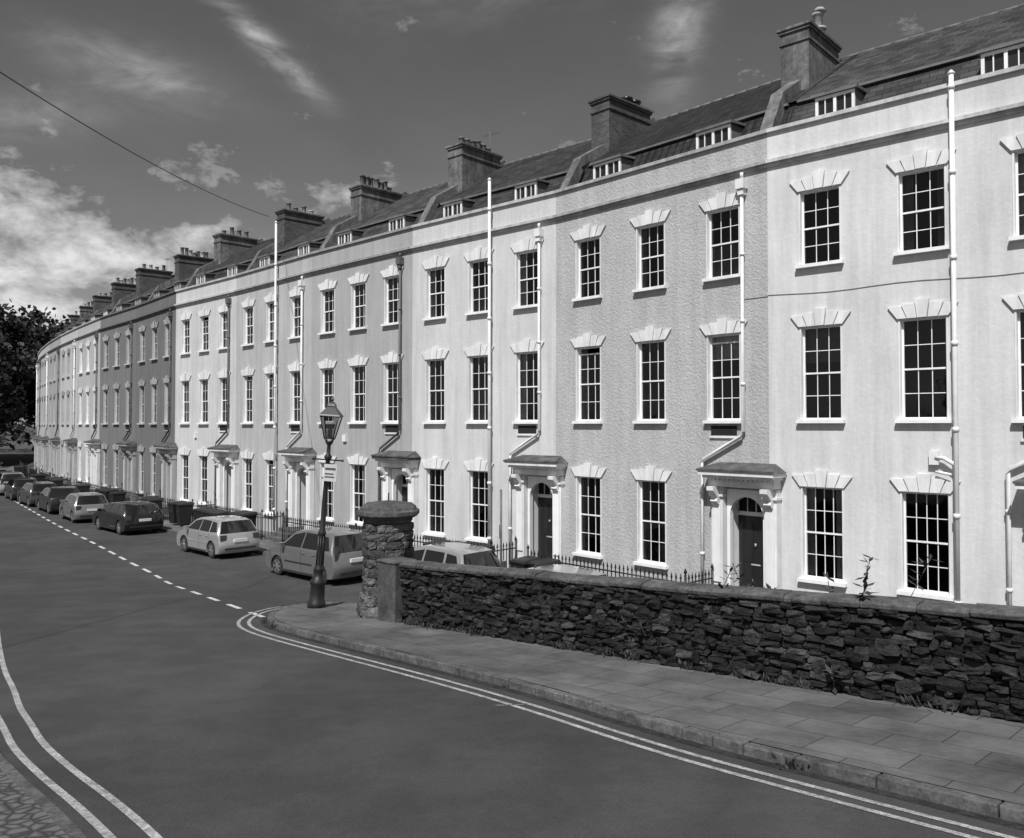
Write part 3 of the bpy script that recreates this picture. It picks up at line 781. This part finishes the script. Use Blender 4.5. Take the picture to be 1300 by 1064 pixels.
acc = 0; nxt = 5.6; cols = [.012,.05,.02,.25,.03,.2,.04,.3,.03,.1]
kinds = ['saloon','hatch','hatch','mpv','saloon']; ci = 0
for a, b in zip(far, far[1:]):
    acc += (b-a).length
    if acc > nxt and ci < 10:
        d = (a-b).normalized(); car(kinds[ci % 5], cols[ci], a.x, a.y, math.atan2(d.y, d.x)+math.pi, metallic=.1); ci += 1; nxt += 5.3

# ------------------------------------------------------------------ wheelie bins
BINM = M("bin_plastic", .020, .5, .15, 6)
def bin_(x, y, rz, h=1.07):
    z = .165; mb = MB()
    A = [(-.24,-.27,.1),(.24,-.27,.1),(.24,.24,.1),(-.24,.24,.1)]; B = [(-.29,-.34,h-.08),(.29,-.34,h-.08),(.29,.33,h-.08),(-.29,.33,h-.08)]
    mb.prism(A, B, BINM); mb.box(-.31,.31,-.36,.36,h-.08,h-.03,BINM)
    mb.prism([(-.3,-.38,h-.03),(.3,-.38,h-.03),(.3,.38,h-.03),(-.3,.38,h-.03)], [(-.25,-.3,h+.03),(.25,-.3,h+.03),(.25,.36,h+.07),(-.25,.36,h+.07)], BINM)
    mb.tube([(-.22,.42,h-.02),(.22,.42,h-.02)], .018, BINM, n=6)
    for s in (-1, 1): mb.tube([(s*.22,.27,.1),(s*.28,.27,.1)], .1, TYRE, n=12)
    mb.box(-.12,.12,-.318,-.305,.7,.8,PLAT)
    mb.obj("wheelie_bin", None, (x, y, z), (0,0,rz), bevel=.012)
for hi, frs in ((4,(.52,.61,.70,.79)), (3,(.10,.19)), (6,(.1,.2,.3,.4,.62,.71)), (8,(.1,.2,.3,.45,.55)), (7,(.1,.2,.3,.7,.8)), (9,(.3,.4,.5)), (10,(.3,.45,.6)), (11,(.2,.3,.6)), (13,(.3,.5))):
    for f in frs:
        p, rz = street_pt(hi, f, 1.95+R.uniform(-.08,.08)); bin_(p.x, p.y, rz+R.uniform(-.2,.2), R.choice([1.07,1.07,.95]))

# ------------------------------------------------------------------ street lamp
lx, ly = -4.36, 18.7
lamp = empty("street_lamp", (lx, ly, main(ly)+KH-.01), rot=(0, math.radians(4.2), 0))
mb = MB()
mb.lathe([(.20,0),(.20,.12),(.17,.16),(.155,.5),(.18,.54),(.18,.6),(.12,.68),(.09,.8),(.12,.84),(.12,.88),(.078,.95),(.07,1.6),(.09,1.63),(.09,1.68),(.062,1.74),(.05,3.3),(.085,3.34),(.085,3.38),(.045,3.44),(.04,3.62),(.08,3.68),(.1,3.72)], IRON, n=16)
for q in range(8):
    a = q*math.pi/4; mb.tube([(.08*math.cos(a),.08*math.sin(a),.95),(.072*math.cos(a),.072*math.sin(a),1.6)], .012, IRON, n=5)
mb.tube([(-.32,0,3.3),(.32,0,3.3)], .018, IRON, n=6); mb.lathe([(.01,3.27),(.035,3.3),(.01,3.33)], IRON, .33, 0, n=8); mb.lathe([(.01,3.27),(.035,3.3),(.01,3.33)], IRON, -.33, 0, n=8)
mb.obj("column", lamp)
LG = glassmat("lantern_glass", .55)
mb = MB(); zb, zt = 3.78, 4.28; rb, rt = .14, .29
for q in range(4):
    a = (q+.5)*math.pi/2; b = (q+1.5)*math.pi/2
    mb.tube([(rb*math.cos(a),rb*math.sin(a),zb),(rt*math.cos(a),rt*math.sin(a),zt)], .014, IRON, n=5)
    mb.tube([(rb*math.cos(a),rb*math.sin(a),zb),(rb*math.cos(b),rb*math.sin(b),zb)], .016, IRON, n=5); mb.tube([(rt*math.cos(a),rt*math.sin(a),zt),(rt*math.cos(b),rt*math.sin(b),zt)], .018, IRON, n=5)
    mb.face([(rb*math.cos(a),rb*math.sin(a),zb),(rb*math.cos(b),rb*math.sin(b),zb),(rt*math.cos(b),rt*math.sin(b),zt),(rt*math.cos(a),rt*math.sin(a),zt)], LG)
    mb.tube([(.06*math.cos(a),.06*math.sin(a),3.7),(rb*math.cos(a),rb*math.sin(a),zb)], .012, IRON, n=5)
mb.lathe([(.33,zt),(.31,zt+.03),(.12,zt+.2),(.13,zt+.22),(.10,zt+.28),(.03,zt+.33),(.045,zt+.37),(.01,zt+.46)], IRON, n=4, rot=.5, smooth=False)
mb.lathe([(.05,3.8),(.05,3.95),(.02,4.05)], WHITE0, n=8)
mb.obj("lantern", lamp)
SGN = M("sign_face", .5, .5, .1, 5); SGD = M("sign_print", .08, .5, .1, 5)
mb = MB(); mb.box(-.05,.24,-.10,-.09,2.95,3.33,SGN); mb.box(-.02,.21,-.104,-.101,3.2,3.25,SGD); mb.box(-.02,.17,-.104,-.101,3.1,3.13,SGD); mb.box(-.02,.19,-.104,-.101,3.03,3.06,SGD)
mb.box(-.08,.08,-.09,.09,3.0,3.03,IRON); mb.box(-.08,.08,-.09,.09,3.26,3.29,IRON)
mb.obj("sign_plate", lamp, (0,0,-.12))

p, rz = street_pt(3, .06, 2.7)
mb = MB(); mb.tube([(0,0,0),(0,0,3.0)], .032, LEAD, n=8); mb.box(-.11,.11,-.045,-.035,1.6,2.0,SGN); mb.box(-.08,.08,-.048,-.0455,1.85,1.95,SGD); mb.box(-.08,.08,-.048,-.0455,1.7,1.75,SGD)
mb.obj("parking_sign", None, (p.x, p.y, .165), (0,0,rz-.9))

WOOD = M("pole_wood", .09, .9, .3, 4)
plx, ply = -11.9, 3.6; zt = E+8.6
mb = MB(); mb.tube([(plx,ply,main(ply)-.3),(plx,ply,zt+.2)], [.15,.1], WOOD, n=10); mb.box(plx-.5,plx+.5,ply-.05,ply+.05,zt-.2,zt-.08,WOOD); mb.obj("telegraph_pole")
mb = MB(); pts = []
for k in range(43):
    t = 1.4*k/42; pts.append((-10.6-.93*t, 36.2-23.3*t, E+9.1-3.3*t+2.1*t*t))
mb.tube(pts, .014, IRON, n=5); mb.obj("overhead_cable")

# ------------------------------------------------------------------ vegetation
LEAF = M("leaf_dark", .018, .7, .6, .6); LEAF2 = M("leaf_light", .045, .7, .4, .6); BARK = M("bark", .06, .95, .3, 3, bump=.5, bs=10)
def tree(x, y, h, cr, seed, z0=0, nclump=60, per=90, ls=.22):
    r = random.Random(seed); t = empty("tree", (x, y, z0)); mb = MB()
    mb.tube([(0,0,-.2),(.1,0,h*.25),(.2,.1,h*.5),(0,.2,h*.75)], [h*.03,h*.022,h*.016,h*.006], BARK, n=8)
    ml = MB()
    for c in range(nclump):
        th = r.uniform(0, 6.283); ph = math.acos(r.uniform(-.75, 1)); rad = r.uniform(.45, 1.0)
        cx = cr*rad*math.sin(ph)*math.cos(th); cy = cr*rad*math.sin(ph)*math.sin(th); cz = h*.6+h*.38*rad*math.cos(ph)
        if c % 4 == 0: mb.tube([(.15,.1,h*r.uniform(.25,.5)),(cx*.5,cy*.5,(cz+h*.4)/2),(cx,cy,cz)], [h*.01,h*.006,.02], BARK, n=5)
        cs = r.uniform(.5, 1.15)*cr*.3; mt = LEAF if r.random() < .65 else LEAF2
        for l in range(per):
            p = Vector((r.gauss(0,.5), r.gauss(0,.5), r.gauss(0,.38)))*cs+Vector((cx,cy,cz))
            a = Vector((r.uniform(-1,1),r.uniform(-1,1),r.uniform(-1,1))).normalized(); b = a.cross(Vector((r.uniform(-1,1),r.uniform(-1,1),.3))).normalized()
            s = ls*r.uniform(.6,1.3)
            ml.face([p-a*s, p+b*s*.6, p+a*s, p-b*s*.6], mt)
    mb.obj("trunk", t); ml.obj("crown", t)
for k, (x, y, h, cr) in enumerate([(-67,104,20,7),(-73,112,19,7),(-70,125,22,8.5),(-80,120,22,8),(-65,118,19,7),(-88,130,20,8),(-64,98,13,4.5),(-68,138,23,9),(-76,100,20,7),(-70,92,9,5)]):
    tree(x, y, h, cr, 20+k, nclump=95, per=80, ls=.42)
mb = MB(); r = random.Random(5)
for k in range(9000):
    x = r.uniform(-230, 20); y = 150+r.uniform(0, 25)+(x+80)**2*.0012; hh = 9+3*math.sin(x*.13)+2*math.sin(x*.37)
    p = Vector((x, y, r.uniform(0, 1)**.6*hh)); s = r.uniform(.5, 1.1)
    a = Vector((r.uniform(-1,1),r.uniform(-1,1),r.uniform(-1,1))).normalized(); b = a.cross(Vector((0,.2,1))).normalized()
    mb.face([p-a*s, p+b*s*.7, p+a*s, p-b*s*.7], LEAF if r.random() < .7 else LEAF2)
mb.obj("distant_trees")

def plant(x, y, z, h, seed, name="buddleia", n=7):
    r = random.Random(seed); mb = MB()
    for s in range(n):
        a = r.uniform(0, 6.28); le = r.uniform(.6,1)*h; pts = []
        for k in range(6): pts.append(Vector((math.cos(a)*.32*h*(k/5)**1.5, math.sin(a)*.32*h*(k/5)**1.5, le*k/5)))
        mb.tube(pts, .006, BARK, n=4)
        for k in range(60):
            t = r.uniform(.2,1); q = pts[int(t*4.99)].lerp(pts[min(5,int(t*4.99)+1)], r.random()); v = Vector((r.uniform(-1,1),r.uniform(-1,1),r.uniform(-.3,.8))).normalized(); w = v.cross(Vector((0,0,1))).normalized(); l = r.uniform(.09,.2)
            mb.face([q, q+v*l*.5+w*l*.2, q+v*l, q+v*l*.5-w*l*.2], LEAF2 if r.random() < .6 else LEAF)
    mb.obj(name, None, (x, y, z))
x, y = uv2(8.4, .75); plant(x, y, .05, main(y)+WH+.6, 1, n=10)
x, y = uv2(7.7, .7); plant(x, y, .05, main(y)+WH+.35, 3, n=6)
x, y = uv2(5.8, .7); plant(x, y, .05, main(y)+WH+.3, 4, n=7)
x, y = uv2(2.1, .7); plant(x, y, .05, main(y)+WH+.25, 6, n=5)
def weeds():
    r = random.Random(9); mb = MB()
    spots = [(uv2(r.uniform(0, 11), -.05), KH) for _ in range(30)]+[(uv2(r.uniform(.3, 2.5), -.08), KH) for _ in range(14)]+[(tuple(kerb[r.randrange(len(kerb)//3, len(kerb)-8)]), .0) for _ in range(12)]
    for (xx, yy), dz in spots:
        z = main(yy)+dz; sc = r.uniform(.4,1.3)
        for k in range(int(24*sc)):
            q = Vector((xx+r.gauss(0,.07)*sc, yy+r.gauss(0,.05)*sc, z)); v = Vector((r.uniform(-.7,.7),r.uniform(-.7,.7),1)).normalized(); w = v.cross(Vector((r.uniform(-1,1),1,0))).normalized(); l = r.uniform(.04,.14)*sc
            mb.face([q-w*.008, q+v*l*.6-w*.014, q+v*l, q+v*l*.6+w*.014], LEAF2 if r.random() < .6 else LEAF)
    mb.obj("weeds")
weeds()

# ------------------------------------------------------------------ light, sky
sd = Vector((-.34, -.94, 0)).normalized(); el = math.radians(52)
sunv = Vector((sd.x*math.cos(el), sd.y*math.cos(el), math.sin(el)))
sl = bpy.data.lights.new("sun", 'SUN'); sl.energy = 5.0; sl.angle = math.radians(.5); sl.color = (1,1,1)
so = bpy.data.objects.new("sun", sl); scene.collection.objects.link(so); so.rotation_euler = (-sunv).to_track_quat('-Z', 'Y').to_euler(); so.location = (0,0,30)
w = bpy.data.worlds.new("World"); scene.world = w; w.use_nodes = True
nt = w.node_tree; N = nt.nodes; L = nt.links; bg = N["Background"]; bg.inputs[1].default_value = .07
sky = N.new("ShaderNodeTexSky"); sky.sky_type = 'NISHITA'; sky.sun_disc = False; sky.sun_elevation = el; sky.sun_rotation = math.atan2(sd.x, sd.y) % (2*math.pi)
sky.air_density = 1.0; sky.dust_density = .8
sp = N.new("ShaderNodeSeparateColor"); L.new(sky.outputs[0], sp.inputs[0])
def mth(op, a, b=None, c=None):
    k = N.new("ShaderNodeMath"); k.operation = op
    for i, s in enumerate((a, b, c)):
        if s is None: continue
        if isinstance(s, (int, float)): k.inputs[i].default_value = s
        else: L.new(s, k.inputs[i])
    return k.outputs[0]
bw = mth('ADD', mth('MULTIPLY', sp.outputs[0], 1.0), mth('MULTIPLY', sp.outputs[1], .12))
tc = N.new("ShaderNodeTexCoord"); dirv = tc.outputs["Generated"]
def nz(sc, det, vec, dist=0.0):
    n = N.new("ShaderNodeTexNoise"); n.inputs["Scale"].default_value = sc; n.inputs["Detail"].default_value = det; n.inputs["Roughness"].default_value = .62; n.inputs["Distortion"].default_value = dist
    L.new(vec, n.inputs["Vector"]); return n.outputs["Fac"]
mpv = N.new("ShaderNodeMapping"); mpv.inputs["Scale"].default_value = (1,1,1.8); L.new(dirv, mpv.inputs[0])
n1 = nz(11, 10, mpv.outputs[0], .2); n2 = nz(34, 7, mpv.outputs[0], .2)
mrot = N.new("ShaderNodeMapping"); mrot.inputs["Rotation"].default_value = (0, math.radians(42), 0); mrot.inputs["Scale"].default_value = (1,1,3.2); L.new(dirv, mrot.inputs[0])
n3 = nz(9, 9, mrot.outputs[0], .6)
def pd(x, y): return Vector(((x-650), 1060, (540-y))).normalized()
def blob(x, y, rad, amp, ax=None, ratio=1.0):
    c = pd(x, y); s = N.new("ShaderNodeVectorMath"); s.operation = 'SUBTRACT'; L.new(dirv, s.inputs[0]); s.inputs[1].default_value = c
    right = Vector((c.y, -c.x, 0)).normalized(); up = right.cross(c); a = math.radians(ax or 0)
    e1 = right*math.cos(a)+up*math.sin(a); e2 = -right*math.sin(a)+up*math.cos(a)
    outs = []
    for e, rr_ in ((e1, rad/1060), (e2, rad*ratio/1060)):
        d = N.new("ShaderNodeVectorMath"); d.operation = 'DOT_PRODUCT'; L.new(s.outputs[0], d.inputs[0]); d.inputs[1].default_value = e/rr_
        outs.append(mth('POWER', mth('ABSOLUTE', d.outputs["Value"]), 2))
    q = mth('ADD', outs[0], outs[1]); return mth('MULTIPLY', mth('EXPONENT', mth('MULTIPLY', q, -1.0)), amp)
def total(bl, cap):
    tot = None
    for b_ in bl:
        q = blob(*b_); tot = q if tot is None else mth('ADD', tot, q)
    return mth('MINIMUM', tot, cap)
cum = [(85,312,85,1.05,-6,.28),(15,285,70,.95,-4,.22),(-20,345,80,.9,0,.22),(30,388,80,.75,5,.16),(430,245,55,.85,10,.35),(260,297,65,.8,5,.25),(-150,250,200,.9,0,.4),(1600,250,200,.7,20,.3),(-900,300,500,.9,0,.3),(2500,300,600,.9,0,.3)]
wsp = [(165,88,95,.66,-8,.33),(330,50,85,.72,-38,.18),(350,70,50,.45,-38,.25),(865,40,75,.85,78,.40),(25,145,70,.55,10,.35),(640,-60,200,.4,10,.3)]
t1 = total(cum, 1.1); t2 = total(wsp, 1.0)
nn = mth('ADD', mth('MULTIPLY', n1, .68), mth('MULTIPLY', n2, .32))
mrn = N.new("ShaderNodeMapRange"); mrn.inputs[1].default_value = .36; mrn.inputs[2].default_value = .64; L.new(nn, mrn.inputs[0])
v1 = mth('MAXIMUM', mth('SUBTRACT', mth('ADD', mth('MULTIPLY', mrn.outputs[0], 1.0), mth('MULTIPLY', t1, .8)), .88), 0)
n4 = mth('ADD', mth('MULTIPLY', n3, .75), mth('MULTIPLY', n2, .25))
mrw = N.new("ShaderNodeMapRange"); mrw.inputs[1].default_value = .34; mrw.inputs[2].default_value = .66; L.new(n4, mrw.inputs[0])
v2 = mth('MULTIPLY', mth('POWER', mth('MULTIPLY', t2, mth('ADD', mth('MULTIPLY', mrw.outputs[0], 1.0), .08)), 1.4), .65)
cl = mth('MINIMUM', mth('ADD', v1, v2), .8)
mp_ = N.new("ShaderNodeMapping"); mp_.inputs["Scale"].default_value = (1,1,3); L.new(dirv, mp_.inputs[0])
haze = mth('MULTIPLY', nz(2.5, 7, mp_.outputs[0], .5), .4)
fin = mth('ADD', mth('MULTIPLY', bw, mth('ADD', haze, .8)), mth('MULTIPLY', cl, 10.0))
cc = N.new("ShaderNodeCombineColor")
for i in range(3): L.new(fin, cc.inputs[i])
L.new(cc.outputs[0], bg.inputs[0])

# ------------------------------------------------------------------ camera
cam = bpy.data.cameras.new("camera"); cam.sensor_width = 36; cam.lens = 1060/1300*36; cam.clip_end = 9000; cam.clip_start = .05
co_ = bpy.data.objects.new("camera", cam); scene.collection.objects.link(co_); co_.location = (0,0,E)
pitch = 1.4; co_.rotation_euler = (math.radians(90+pitch), 0, 0)
cam.shift_y = -(1060*math.tan(math.radians(pitch))-8)/1300
scene.camera = co_
scene.view_settings.view_transform = 'Standard'; scene.view_settings.look = 'None'; scene.view_settings.exposure = 0
